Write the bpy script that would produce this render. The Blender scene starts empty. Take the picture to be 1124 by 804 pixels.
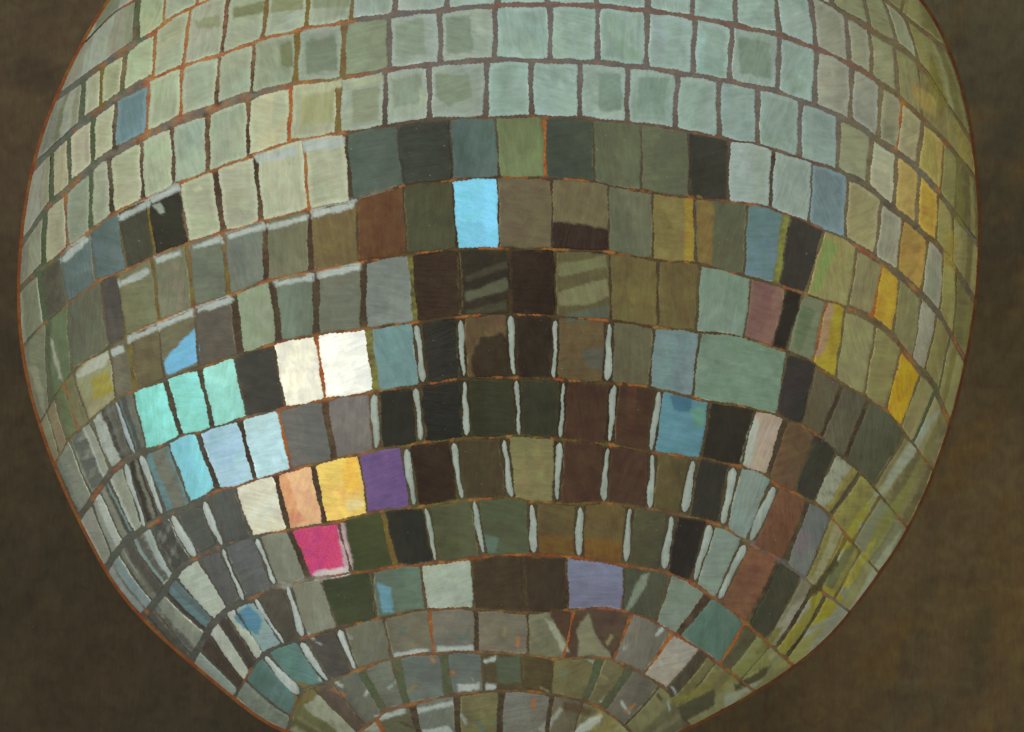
import bpy, math, random
import numpy as np

rng = random.Random(7)
sc = bpy.context.scene
COL = sc.collection

# ------------------------------------------------------------------ units
W_PX, H_PX = 1124.0, 804.0            # drawing units used for the ball's layout
CX, CY, R0 = 547.0, 322.0, 527.5      # ball centre and radius in those units
RAD = 0.25                            # ball radius, metres
DIST = 3.0                            # camera to ball centre
ZC = 2.0                              # height of the ball centre
BASE = 0.262                          # ball centre above the root empty
TANA = RAD / math.sqrt(DIST * DIST - RAD * RAD)
K = TANA / R0
PX = RAD / R0                         # one drawing unit on the ball, metres
LIGHT = 1.20                           # irradiance the paint is mixed for

def lin(c):
    out = []
    for v in c[:3]:
        v = max(0.0, min(1.0, v / 255.0))
        out.append(v / 12.92 if v <= 0.04045 else ((v + 0.055) / 1.055) ** 2.4)
    return np.array(out)

# ---------------------------------------------- slightly out-of-round outline
LIMB = [(115,0),(88,50),(63,100),(43,150),(31,200),(23,250),(19.5,300),(19,350),(25,400),(37,450),
        (54,500),(75,550),(101,600),(127,650),(176,700),(237,750),(282,790),(299,804),
        (753,801),(800,778),(850,749),(914,700),(951,650),(988,600),(1033,500),(1060,400),(1075,300),(1074,200),(1059,100),(1019,0)]
_th, _r = [], []
for x, y in LIMB:
    _th.append(math.atan2(y - CY, x - CX)); _r.append(math.hypot(x - CX, y - CY))
for a in (-2.2, -1.95, -1.57, -1.2, -0.95, 1.2, 1.57, 1.9):
    _th.append(a); _r.append(527.0)
_o = np.argsort(_th)
_th = np.array(_th)[_o]; _r = np.array(_r)[_o]
_tt = np.linspace(-math.pi, math.pi, 721)[:-1]
_rr = np.interp(_tt, np.concatenate([_th - 2*math.pi, _th, _th + 2*math.pi]), np.tile(_r, 3))
_k = np.exp(-0.5 * (np.arange(-24, 25) / 7.0) ** 2); _k /= _k.sum()
_rr = np.convolve(np.concatenate([_rr[-24:], _rr, _rr[:24]]), _k, 'valid')
def limb_r(th):
    return np.interp(th, np.concatenate([_tt, [math.pi]]), np.concatenate([_rr, [_rr[0]]]))

def polar(x, y):
    dx, dy = np.asarray(x, float) - CX, np.asarray(y, float) - CY
    th = np.arctan2(dy, dx)
    return np.hypot(dx, dy) / limb_r(th), th
def unpolar(rho, th):
    r = rho * limb_r(th)
    return CX + r * np.cos(th), CY + r * np.sin(th)

def to3d(x, y, h):
    """point of the ball's surface, h drawing units above it"""
    dx, dy = np.asarray(x, float) - CX, np.asarray(y, float) - CY
    th = np.arctan2(dy, dx)
    s = limb_r(th) / R0
    a, b = dx / s * K, -dy / s * K
    rr = RAD * (1 + np.asarray(h, float) / R0)
    q = 1 + a * a + b * b
    disc = np.maximum(DIST * DIST - q * (DIST * DIST - rr * rr), 1e-9)
    t = (DIST - np.sqrt(disc)) / q
    return np.stack([a * t * s, t - DIST, b * t * s + BASE], -1)

# ------------------------------------------------------------ row boundaries
BOUND = {
 -2: [(110,6),(130,-30),(300,-120),(548,-150),(800,-130),(985,-28),(1008,-4),(1016,6)],
 -1: [(95,45),(128,13),(149,0),(300,-75),(548,-112),(800,-80),(971,0),(992,19),(1013,35)],
 0: [(67,104),(115,70),(165,37),(200,14),(230,0),(300,-22),(400,-42),(548,-55),(700,-48),(800,-32),(899,0),(928,16),(965,39),(1008,69),(1021,85),(1033,104)],
 1: [(44,177),(93,133),(165,88),(203,72),(243,60),(288,44),(330,33),(376,25),(430,17),(480,12),(541,7),(600,5),(655,7),(712,12),(760,19),(806,28),(855,39),(900,55),(949,80),(987,107),(1013,132),(1040,158),(1056,178)],
 2: [(32,257),(48,233),(70,212),(107,179),(155,152),(195,133),(235,119),(280,103),(317,93),(373,87),(427,77),(475,71),(544,66),(597,67),(656,69),(712,75),(760,83),(797,89),(855,102),(896,117),(939,137),(960,152),(1003,182),(1032,214),(1056,246)],
 3: [(27,313),(43,297),(64,281),(99,254),(125,235),(160,219),(197,201),(235,187),(277,171),(315,157),(373,147),(427,138),(467,132),(500,130),(544,129),(597,128),(653,131),(693,135),(739,141),(792,152),(827,158),(875,173),(917,187),(949,203),(981,230),(1005,249),(1032,273),(1048,294),(1062,318)],
 4: [(27,380),(35,369),(61,345),(75,333),(104,311),(139,297),(171,281),(205,267),(248,255),(291,242),(339,231),(392,219),(443,204),(496,198),(549,195),(600,196),(653,200),(680,206),(712,211),(760,218),(797,221),(846,229),(888,245),(925,262),(952,278),(984,300),(1008,321),(1032,347),(1048,375)],
 5: [(48,458),(62,433),(72,418),(117,383),(139,369),(173,354),(213,338),(256,323),(296,308),(344,299),(392,289),(440,281),(501,274),(549,273),(605,274),(667,277),(717,285),(765,290),(813,302),(856,314),(884,323),(926,337),(954,349),(979,369),(1003,399),(1027,428),(1038,455)],
 6: [(64,503),(75,484),(96,465),(128,437),(147,430),(181,417),(219,404),(262,390),(300,378),(347,368),(400,361),(456,354),(507,348),(549,345),(611,348),(667,352),(717,359),(765,364),(813,370),(856,384),(893,399),(912,413),(955,439),(981,460),(997,481)],
 7: [(88,567),(107,540),(125,517),(149,500),(173,490),(200,479),(235,470),(275,457),(315,448),(357,439),(408,431),(456,424),(507,416),(560,415),(613,417),(667,421),(712,425),(760,437),(781,441),(827,449),(864,460),(896,477),(923,501),(947,522),(965,543)],
 8: [(118,622),(133,599),(157,581),(187,565),(213,554),(235,541),(258,534),(317,517),(371,504),(403,497),(459,487),(507,482),(549,480),(571,479),(619,483),(667,488),(717,497),(765,503),(811,512),(840,522),(856,534),(888,549),(907,562),(925,583)],
 9: [(160,673),(176,655),(192,631),(216,612),(243,600),(277,590),(317,582),(371,573),(403,564),(456,557),(507,550),(549,547),(571,549),(613,553),(664,553),(715,559),(749,566),(792,578),(823,597),(856,615),(875,629)],
 10: [(213,721),(232,688),(250,670),(276,657),(304,645),(342,636),(388,629),(440,622),(500,616),(549,610),(619,611),(685,621),(723,627),(753,637),(780,654),(812,679),(844,707)],
 11: [(260,761),(271,743),(287,721),(311,708),(330,702),(367,691),(407,681),(471,669),(521,669),(580,673),(623,670),(671,669),(713,680),(740,696),(767,712),(788,728)],
 12: [(319,790),(323,777),(330,765),(363,749),(391,737),(428,724),(471,718),(521,716),(577,719),(612,724),(660,722),(673,725),(705,740),(732,759),(746,780)],
 13: [(380,815),(404,796),(420,783),(449,774),(500,763),(545,759),(588,760),(617,765),(650,773),(675,788),(700,812)],
 14: [(430,870),(455,845),(500,830),(548,824),(600,828),(640,842),(660,870)],
}
RHO_LIMB = 0.9935
class Curve:
    def __init__(self, pts):
        p = [np.array(q, float) for q in pts]
        def ext(a, b):                     # carry the line on to the ball's outline
            d = (b - a) / max(1e-6, np.hypot(*(b - a))); q = b.copy()
            for _ in range(160):
                if polar(q[0], q[1])[0] >= RHO_LIMB: break
                q = q + d * 0.5
            return q
        self.x0in, self.x1in = p[0][0], p[-1][0]
        p = [ext(p[1], p[0])] + p + [ext(p[-2], p[-1])]
        x = np.array([q[0] for q in p]); y = np.array([q[1] for q in p])
        keep = np.concatenate([[True], np.diff(x) > 0.05]); x, y = x[keep], y[keep]
        self.xa, self.xb = x[0], x[-1]
        # monotone cubic (Fritsch-Carlson)
        h = np.diff(x); d = np.diff(y) / h
        m = np.zeros_like(x); m[0] = d[0]; m[-1] = d[-1]
        for i in range(1, len(x) - 1):
            m[i] = (d[i-1] * h[i] + d[i] * h[i-1]) / (h[i] + h[i-1])
        self.x, self.y, self.m = x, y, m
    def __call__(self, t):
        t = np.clip(np.asarray(t, float), self.xa, self.xb)
        i = np.clip(np.searchsorted(self.x, t) - 1, 0, len(self.x) - 2)
        h = self.x[i+1] - self.x[i]; s = (t - self.x[i]) / h
        return ((2*s**3 - 3*s**2 + 1) * self.y[i] + (s**3 - 2*s**2 + s) * h * self.m[i]
                + (-2*s**3 + 3*s**2) * self.y[i+1] + (s**3 - s**2) * h * self.m[i+1])
B = {k: Curve(v) for k, v in BOUND.items()}

# ------------------------------------------------------------ rows of tiles
# painted reflection colour, (seam x on upper line, seam x on lower line[, style]), colour, ...
# style: sN painted highlight sliver N wide; kN dark wide joint; oN orange, gN green, yN olive, nN plain
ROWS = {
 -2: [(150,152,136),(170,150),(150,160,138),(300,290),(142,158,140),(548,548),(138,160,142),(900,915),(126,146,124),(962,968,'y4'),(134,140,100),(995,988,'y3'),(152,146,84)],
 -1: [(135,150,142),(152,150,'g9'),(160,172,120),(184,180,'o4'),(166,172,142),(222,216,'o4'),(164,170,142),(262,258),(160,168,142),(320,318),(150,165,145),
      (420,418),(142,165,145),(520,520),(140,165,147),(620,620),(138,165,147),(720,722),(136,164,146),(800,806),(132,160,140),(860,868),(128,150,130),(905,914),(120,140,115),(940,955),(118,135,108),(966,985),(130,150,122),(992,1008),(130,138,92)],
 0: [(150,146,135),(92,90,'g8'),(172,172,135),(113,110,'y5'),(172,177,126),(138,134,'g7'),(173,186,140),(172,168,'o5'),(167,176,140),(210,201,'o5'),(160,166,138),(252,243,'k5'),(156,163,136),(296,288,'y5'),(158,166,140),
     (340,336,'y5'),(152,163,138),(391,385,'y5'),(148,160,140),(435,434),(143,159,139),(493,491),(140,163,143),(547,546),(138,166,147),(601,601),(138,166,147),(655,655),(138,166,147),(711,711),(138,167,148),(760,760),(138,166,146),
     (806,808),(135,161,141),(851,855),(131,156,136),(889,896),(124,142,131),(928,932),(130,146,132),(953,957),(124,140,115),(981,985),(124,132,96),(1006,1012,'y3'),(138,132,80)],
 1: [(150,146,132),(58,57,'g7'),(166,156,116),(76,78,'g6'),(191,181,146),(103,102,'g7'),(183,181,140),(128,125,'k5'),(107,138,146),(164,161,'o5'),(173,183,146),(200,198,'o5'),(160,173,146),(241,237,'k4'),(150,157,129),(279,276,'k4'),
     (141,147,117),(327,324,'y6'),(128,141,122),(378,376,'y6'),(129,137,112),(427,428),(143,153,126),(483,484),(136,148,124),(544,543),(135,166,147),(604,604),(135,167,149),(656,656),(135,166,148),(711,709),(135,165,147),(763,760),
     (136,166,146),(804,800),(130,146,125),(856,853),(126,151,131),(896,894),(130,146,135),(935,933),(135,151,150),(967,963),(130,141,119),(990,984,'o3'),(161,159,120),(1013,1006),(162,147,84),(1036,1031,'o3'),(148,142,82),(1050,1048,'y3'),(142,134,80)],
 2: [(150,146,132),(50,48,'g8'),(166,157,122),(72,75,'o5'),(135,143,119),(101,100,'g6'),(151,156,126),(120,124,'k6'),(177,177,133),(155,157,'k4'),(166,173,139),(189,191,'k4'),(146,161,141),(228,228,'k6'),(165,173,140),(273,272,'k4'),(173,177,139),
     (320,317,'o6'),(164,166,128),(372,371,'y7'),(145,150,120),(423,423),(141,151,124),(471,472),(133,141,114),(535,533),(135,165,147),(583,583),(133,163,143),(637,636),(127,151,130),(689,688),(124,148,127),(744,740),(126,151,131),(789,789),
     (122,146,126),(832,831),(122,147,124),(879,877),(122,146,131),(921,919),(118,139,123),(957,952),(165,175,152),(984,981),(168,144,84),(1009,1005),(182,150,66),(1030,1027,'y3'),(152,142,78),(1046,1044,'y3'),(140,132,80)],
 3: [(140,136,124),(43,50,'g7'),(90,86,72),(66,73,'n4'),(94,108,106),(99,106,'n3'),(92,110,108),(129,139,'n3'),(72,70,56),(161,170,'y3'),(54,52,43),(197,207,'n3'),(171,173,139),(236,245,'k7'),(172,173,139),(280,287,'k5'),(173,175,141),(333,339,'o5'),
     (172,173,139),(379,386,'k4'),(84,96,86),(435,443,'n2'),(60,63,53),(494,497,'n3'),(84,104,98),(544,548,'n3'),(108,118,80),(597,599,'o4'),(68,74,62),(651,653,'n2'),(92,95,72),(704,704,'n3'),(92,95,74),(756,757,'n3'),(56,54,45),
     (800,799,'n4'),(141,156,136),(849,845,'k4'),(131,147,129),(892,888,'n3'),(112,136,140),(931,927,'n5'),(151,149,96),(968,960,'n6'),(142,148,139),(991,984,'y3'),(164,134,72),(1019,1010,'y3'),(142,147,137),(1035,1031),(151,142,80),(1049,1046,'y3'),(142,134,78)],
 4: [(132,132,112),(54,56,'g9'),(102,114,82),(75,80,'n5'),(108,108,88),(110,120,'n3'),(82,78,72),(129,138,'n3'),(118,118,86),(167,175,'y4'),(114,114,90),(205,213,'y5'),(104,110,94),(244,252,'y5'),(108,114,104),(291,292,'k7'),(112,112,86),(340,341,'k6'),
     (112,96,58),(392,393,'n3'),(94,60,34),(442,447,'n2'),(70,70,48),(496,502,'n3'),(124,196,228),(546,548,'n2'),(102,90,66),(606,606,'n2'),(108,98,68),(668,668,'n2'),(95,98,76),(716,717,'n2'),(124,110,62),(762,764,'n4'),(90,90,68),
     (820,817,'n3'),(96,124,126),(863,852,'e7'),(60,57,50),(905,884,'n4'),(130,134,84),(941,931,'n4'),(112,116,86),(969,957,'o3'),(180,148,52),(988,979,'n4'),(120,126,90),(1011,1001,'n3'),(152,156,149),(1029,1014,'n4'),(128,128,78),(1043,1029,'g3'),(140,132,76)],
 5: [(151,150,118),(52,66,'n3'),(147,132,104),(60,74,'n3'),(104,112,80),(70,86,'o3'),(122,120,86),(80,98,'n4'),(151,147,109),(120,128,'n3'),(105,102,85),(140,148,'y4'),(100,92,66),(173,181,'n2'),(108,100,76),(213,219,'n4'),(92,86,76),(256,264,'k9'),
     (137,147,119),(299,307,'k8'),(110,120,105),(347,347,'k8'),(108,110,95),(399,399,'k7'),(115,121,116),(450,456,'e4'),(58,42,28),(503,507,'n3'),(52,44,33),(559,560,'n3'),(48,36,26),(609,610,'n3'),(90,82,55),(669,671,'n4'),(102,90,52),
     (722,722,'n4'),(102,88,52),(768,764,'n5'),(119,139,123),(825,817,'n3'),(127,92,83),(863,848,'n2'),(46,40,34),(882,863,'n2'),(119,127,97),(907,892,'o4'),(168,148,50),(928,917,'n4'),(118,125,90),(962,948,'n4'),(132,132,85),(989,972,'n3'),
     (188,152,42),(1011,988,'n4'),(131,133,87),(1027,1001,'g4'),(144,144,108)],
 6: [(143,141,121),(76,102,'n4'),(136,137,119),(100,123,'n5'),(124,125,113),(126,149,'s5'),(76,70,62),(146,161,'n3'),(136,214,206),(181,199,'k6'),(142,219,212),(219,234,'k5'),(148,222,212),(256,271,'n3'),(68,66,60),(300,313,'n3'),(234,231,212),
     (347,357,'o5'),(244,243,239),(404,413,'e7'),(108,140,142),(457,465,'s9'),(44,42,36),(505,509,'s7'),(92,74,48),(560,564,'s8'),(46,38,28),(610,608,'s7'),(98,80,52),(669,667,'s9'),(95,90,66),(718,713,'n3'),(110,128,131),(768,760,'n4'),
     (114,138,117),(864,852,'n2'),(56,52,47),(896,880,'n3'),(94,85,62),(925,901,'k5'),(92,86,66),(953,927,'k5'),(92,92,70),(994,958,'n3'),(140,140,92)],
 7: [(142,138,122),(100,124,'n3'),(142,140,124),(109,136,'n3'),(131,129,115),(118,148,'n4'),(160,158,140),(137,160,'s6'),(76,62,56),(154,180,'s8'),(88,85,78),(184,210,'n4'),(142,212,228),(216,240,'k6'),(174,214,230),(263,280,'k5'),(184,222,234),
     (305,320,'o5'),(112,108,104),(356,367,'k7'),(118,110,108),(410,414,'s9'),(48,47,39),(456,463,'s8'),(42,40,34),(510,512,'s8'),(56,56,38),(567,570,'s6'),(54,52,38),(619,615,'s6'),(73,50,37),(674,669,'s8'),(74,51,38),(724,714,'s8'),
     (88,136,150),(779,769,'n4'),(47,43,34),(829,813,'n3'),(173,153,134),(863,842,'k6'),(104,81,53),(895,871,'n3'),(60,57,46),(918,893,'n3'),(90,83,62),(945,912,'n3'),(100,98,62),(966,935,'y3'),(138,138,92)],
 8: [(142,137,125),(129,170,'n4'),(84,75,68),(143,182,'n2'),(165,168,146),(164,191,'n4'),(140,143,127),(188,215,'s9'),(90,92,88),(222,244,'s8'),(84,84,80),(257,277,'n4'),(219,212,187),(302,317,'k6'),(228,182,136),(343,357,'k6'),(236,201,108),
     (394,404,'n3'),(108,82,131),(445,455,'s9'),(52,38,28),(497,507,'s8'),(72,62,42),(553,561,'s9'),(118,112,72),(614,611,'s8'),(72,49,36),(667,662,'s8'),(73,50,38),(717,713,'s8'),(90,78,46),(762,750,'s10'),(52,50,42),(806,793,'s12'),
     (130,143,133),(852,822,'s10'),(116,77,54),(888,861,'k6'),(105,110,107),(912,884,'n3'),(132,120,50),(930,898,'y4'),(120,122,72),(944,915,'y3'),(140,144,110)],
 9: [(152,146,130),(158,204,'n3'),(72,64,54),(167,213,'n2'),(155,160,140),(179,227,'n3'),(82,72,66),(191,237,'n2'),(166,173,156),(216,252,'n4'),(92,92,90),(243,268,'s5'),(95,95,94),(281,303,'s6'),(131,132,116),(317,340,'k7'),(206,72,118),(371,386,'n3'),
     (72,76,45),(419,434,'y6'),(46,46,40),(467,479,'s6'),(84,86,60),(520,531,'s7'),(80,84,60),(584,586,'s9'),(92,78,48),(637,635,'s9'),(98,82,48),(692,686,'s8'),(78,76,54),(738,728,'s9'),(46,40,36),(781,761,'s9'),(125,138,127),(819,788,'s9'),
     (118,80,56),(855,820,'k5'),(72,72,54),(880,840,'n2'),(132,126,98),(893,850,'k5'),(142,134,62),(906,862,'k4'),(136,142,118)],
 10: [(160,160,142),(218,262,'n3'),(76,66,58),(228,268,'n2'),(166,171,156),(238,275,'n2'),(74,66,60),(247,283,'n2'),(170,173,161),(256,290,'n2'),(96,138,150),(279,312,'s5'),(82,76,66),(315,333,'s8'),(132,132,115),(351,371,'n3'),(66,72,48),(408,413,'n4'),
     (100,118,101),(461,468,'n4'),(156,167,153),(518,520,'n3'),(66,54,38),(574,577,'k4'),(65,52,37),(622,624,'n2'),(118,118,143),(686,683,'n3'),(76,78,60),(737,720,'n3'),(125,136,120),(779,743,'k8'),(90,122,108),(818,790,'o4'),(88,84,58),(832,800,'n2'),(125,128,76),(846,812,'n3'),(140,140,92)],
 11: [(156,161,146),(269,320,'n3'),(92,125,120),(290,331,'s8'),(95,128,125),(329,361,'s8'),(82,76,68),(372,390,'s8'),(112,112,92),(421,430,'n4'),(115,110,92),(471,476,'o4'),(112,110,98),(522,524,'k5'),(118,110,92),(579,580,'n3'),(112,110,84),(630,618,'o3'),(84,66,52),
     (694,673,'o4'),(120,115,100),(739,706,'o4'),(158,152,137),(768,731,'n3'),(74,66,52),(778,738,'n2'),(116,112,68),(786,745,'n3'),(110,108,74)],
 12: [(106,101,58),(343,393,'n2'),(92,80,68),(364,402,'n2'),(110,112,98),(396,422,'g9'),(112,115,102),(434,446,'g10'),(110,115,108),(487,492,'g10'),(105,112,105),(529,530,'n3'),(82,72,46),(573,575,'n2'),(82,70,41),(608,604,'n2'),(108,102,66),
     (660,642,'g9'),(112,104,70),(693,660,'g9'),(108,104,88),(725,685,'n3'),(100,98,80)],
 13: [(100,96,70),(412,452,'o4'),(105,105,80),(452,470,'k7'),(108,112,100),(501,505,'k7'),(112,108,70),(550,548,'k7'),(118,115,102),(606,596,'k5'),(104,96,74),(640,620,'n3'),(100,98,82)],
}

WH = (172,179,174)  # pale glint painted along tile edges
# patches of other colour inside tiles, painted glints and reflections among them (polygon, colour)
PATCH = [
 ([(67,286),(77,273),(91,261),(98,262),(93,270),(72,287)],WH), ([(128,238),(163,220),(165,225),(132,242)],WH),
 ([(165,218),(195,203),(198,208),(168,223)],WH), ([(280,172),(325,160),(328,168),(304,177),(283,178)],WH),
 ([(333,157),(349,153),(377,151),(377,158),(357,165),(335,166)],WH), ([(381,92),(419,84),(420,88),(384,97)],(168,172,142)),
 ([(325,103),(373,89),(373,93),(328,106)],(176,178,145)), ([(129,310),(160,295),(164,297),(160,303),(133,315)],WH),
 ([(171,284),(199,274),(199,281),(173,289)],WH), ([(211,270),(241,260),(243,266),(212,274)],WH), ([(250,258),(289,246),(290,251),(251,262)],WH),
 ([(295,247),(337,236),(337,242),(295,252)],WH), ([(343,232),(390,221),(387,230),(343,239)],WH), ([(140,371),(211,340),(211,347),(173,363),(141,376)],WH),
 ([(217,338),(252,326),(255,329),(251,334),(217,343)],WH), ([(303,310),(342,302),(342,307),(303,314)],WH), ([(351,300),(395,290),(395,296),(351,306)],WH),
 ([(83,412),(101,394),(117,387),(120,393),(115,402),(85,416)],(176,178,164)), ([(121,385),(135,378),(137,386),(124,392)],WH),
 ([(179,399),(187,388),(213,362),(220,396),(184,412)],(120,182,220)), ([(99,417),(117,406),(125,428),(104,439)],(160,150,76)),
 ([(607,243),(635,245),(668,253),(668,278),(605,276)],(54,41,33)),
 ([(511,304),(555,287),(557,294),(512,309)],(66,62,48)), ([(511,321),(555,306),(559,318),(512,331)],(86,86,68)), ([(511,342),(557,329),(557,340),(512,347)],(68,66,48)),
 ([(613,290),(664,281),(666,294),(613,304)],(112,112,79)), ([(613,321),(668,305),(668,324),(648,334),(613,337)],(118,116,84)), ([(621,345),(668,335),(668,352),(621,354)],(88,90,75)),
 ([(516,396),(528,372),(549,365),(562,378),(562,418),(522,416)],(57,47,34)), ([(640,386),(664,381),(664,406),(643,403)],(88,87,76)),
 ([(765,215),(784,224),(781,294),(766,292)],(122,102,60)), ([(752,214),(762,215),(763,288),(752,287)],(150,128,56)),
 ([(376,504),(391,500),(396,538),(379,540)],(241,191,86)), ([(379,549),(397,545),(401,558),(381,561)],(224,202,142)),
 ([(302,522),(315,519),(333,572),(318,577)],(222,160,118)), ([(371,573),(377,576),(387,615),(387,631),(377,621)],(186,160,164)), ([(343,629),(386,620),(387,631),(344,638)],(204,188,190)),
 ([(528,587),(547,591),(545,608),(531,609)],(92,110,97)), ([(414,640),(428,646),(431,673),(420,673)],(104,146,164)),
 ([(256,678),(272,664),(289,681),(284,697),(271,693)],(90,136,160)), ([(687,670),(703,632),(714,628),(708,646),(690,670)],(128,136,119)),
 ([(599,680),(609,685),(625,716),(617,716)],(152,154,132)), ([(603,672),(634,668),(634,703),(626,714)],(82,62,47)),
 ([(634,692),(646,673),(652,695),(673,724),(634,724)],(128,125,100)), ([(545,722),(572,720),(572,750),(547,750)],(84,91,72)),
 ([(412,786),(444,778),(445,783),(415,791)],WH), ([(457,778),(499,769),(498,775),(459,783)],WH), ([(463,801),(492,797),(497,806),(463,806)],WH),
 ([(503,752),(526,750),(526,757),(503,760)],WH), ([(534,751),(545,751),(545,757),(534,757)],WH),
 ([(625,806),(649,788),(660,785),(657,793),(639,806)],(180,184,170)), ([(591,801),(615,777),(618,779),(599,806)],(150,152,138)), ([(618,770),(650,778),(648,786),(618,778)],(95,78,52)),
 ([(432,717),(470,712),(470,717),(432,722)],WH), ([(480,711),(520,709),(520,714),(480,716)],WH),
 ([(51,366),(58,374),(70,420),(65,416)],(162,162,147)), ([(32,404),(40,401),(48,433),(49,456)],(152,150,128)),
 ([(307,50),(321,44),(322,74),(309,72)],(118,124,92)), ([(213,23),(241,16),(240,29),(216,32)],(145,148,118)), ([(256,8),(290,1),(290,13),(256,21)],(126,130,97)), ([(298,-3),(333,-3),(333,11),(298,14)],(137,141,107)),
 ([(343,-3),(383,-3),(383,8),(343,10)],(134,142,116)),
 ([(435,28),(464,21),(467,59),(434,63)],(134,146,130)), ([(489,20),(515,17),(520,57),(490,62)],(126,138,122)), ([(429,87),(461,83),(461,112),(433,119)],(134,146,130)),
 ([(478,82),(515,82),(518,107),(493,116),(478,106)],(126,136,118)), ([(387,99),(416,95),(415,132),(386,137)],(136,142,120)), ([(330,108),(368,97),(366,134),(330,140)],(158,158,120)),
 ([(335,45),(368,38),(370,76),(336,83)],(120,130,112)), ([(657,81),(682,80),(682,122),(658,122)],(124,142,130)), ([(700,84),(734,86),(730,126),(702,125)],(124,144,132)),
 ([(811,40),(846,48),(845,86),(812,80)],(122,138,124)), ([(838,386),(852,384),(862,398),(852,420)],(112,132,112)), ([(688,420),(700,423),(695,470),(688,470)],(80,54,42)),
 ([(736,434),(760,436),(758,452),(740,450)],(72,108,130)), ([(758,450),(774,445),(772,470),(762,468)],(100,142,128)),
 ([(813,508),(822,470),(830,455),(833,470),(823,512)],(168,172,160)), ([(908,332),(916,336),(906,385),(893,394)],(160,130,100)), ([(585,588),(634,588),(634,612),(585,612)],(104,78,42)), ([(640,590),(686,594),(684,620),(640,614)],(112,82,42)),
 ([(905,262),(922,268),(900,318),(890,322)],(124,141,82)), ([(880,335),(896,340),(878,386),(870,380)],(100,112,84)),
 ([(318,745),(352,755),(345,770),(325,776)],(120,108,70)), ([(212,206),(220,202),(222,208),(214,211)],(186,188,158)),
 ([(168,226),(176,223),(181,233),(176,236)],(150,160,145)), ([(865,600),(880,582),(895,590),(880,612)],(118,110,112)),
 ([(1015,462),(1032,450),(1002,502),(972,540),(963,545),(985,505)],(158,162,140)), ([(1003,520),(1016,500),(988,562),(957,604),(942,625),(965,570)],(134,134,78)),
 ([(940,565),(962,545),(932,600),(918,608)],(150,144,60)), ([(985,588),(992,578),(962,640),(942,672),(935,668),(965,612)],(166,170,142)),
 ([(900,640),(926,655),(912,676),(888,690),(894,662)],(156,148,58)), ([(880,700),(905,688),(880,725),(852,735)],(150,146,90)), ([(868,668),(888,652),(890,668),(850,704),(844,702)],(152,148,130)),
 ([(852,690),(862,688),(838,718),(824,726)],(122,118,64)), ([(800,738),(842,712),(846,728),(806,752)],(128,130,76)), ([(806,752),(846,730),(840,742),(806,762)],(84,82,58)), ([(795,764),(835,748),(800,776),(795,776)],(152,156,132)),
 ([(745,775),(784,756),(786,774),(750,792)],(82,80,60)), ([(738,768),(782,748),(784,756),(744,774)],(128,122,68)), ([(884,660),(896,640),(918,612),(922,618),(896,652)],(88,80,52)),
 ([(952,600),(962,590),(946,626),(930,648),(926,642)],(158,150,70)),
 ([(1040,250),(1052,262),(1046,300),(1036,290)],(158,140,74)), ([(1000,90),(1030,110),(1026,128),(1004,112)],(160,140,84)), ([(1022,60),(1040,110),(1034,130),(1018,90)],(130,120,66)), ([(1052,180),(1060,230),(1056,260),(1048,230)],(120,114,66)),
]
_r = random.Random(11)                     # small broken dabs of thick paint round the lower pole
for _ in range(46):
    x_, y_ = _r.uniform(340, 740), _r.uniform(690, 800); l_, w_ = _r.uniform(6, 17), _r.uniform(1.6, 4.0)
    a_ = math.atan2(y_ - 860, x_ - 560) + (1.571 if _r.random() < .5 else 0) + _r.uniform(-.2, .2)
    u_ = (math.cos(a_), math.sin(a_))
    p_ = [(x_ + u_[0]*l_*i - u_[1]*w_*j, y_ + u_[1]*l_*i + u_[0]*w_*j) for i, j in ((-.5,-.5),(.5,-.4),(.55,.4),(-.5,.5))]
    PATCH.insert(17, (p_, _r.choice([(172,180,174),(150,158,150),(92,112,104),(86,78,50),(130,124,84),(156,110,72),(168,172,160)])))
PATCH = [(np.array(p, float), lin(c)) for p, c in PATCH]

JOINT = {'k':(70,58,46),'o':(168,98,48),'g':(84,96,70),'y':(118,100,52),'e':(132,134,66)}
# colour of the joint along each row line: (up to x, colour)
LINE = {
 -2: [(1200,(110,104,80))],
 -1: [(200,(105,106,96)),(1200,(112,104,72))],
 0: [(165,(104,104,95)),(260,(178,106,55)),(800,(112,98,94)),(1200,(110,98,66))],
 1: [(165,(102,102,94)),(390,(184,112,60)),(540,(108,98,98)),(960,(122,88,76)),(1200,(110,96,62))],
 2: [(320,(110,106,98)),(380,(130,108,58)),(440,(128,88,68)),(900,(112,98,90)),(1200,(110,104,90))],
 3: [(70,(90,100,72)),(373,(180,104,54)),(900,(98,74,60)),(1200,(100,90,72))],
 4: [(70,(88,100,72)),(340,(170,100,56)),(430,(130,112,104)),(720,(82,58,44)),(900,(118,72,52)),(1200,(104,92,74))],
 5: [(140,(96,86,60)),(400,(172,108,62)),(900,(92,70,42)),(1200,(98,82,62))],
 6: [(140,(120,102,66)),(300,(104,90,66)),(420,(140,84,46)),(900,(84,64,42)),(1200,(120,92,58))],
 7: [(300,(98,92,78)),(410,(150,86,52)),(700,(92,74,44)),(880,(104,84,46)),(1200,(96,80,58))],
 8: [(230,(96,96,84)),(340,(150,92,60)),(700,(112,94,48)),(900,(120,86,50)),(1200,(104,88,54))],
 9: [(290,(92,94,86)),(420,(130,96,66)),(700,(116,96,50)),(820,(120,90,60)),(1200,(120,108,108))],
 10: [(300,(94,94,86)),(380,(150,140,126)),(1200,(144,84,42))],
 11: [(340,(84,84,70)),(640,(104,82,52)),(1200,(150,80,54))],
 12: [(400,(120,104,74)),(640,(124,92,62)),(1200,(122,86,60))],
 13: [(480,(150,98,70)),(1200,(112,84,56))], 14: [(1200,(110,84,56))],
}
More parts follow.
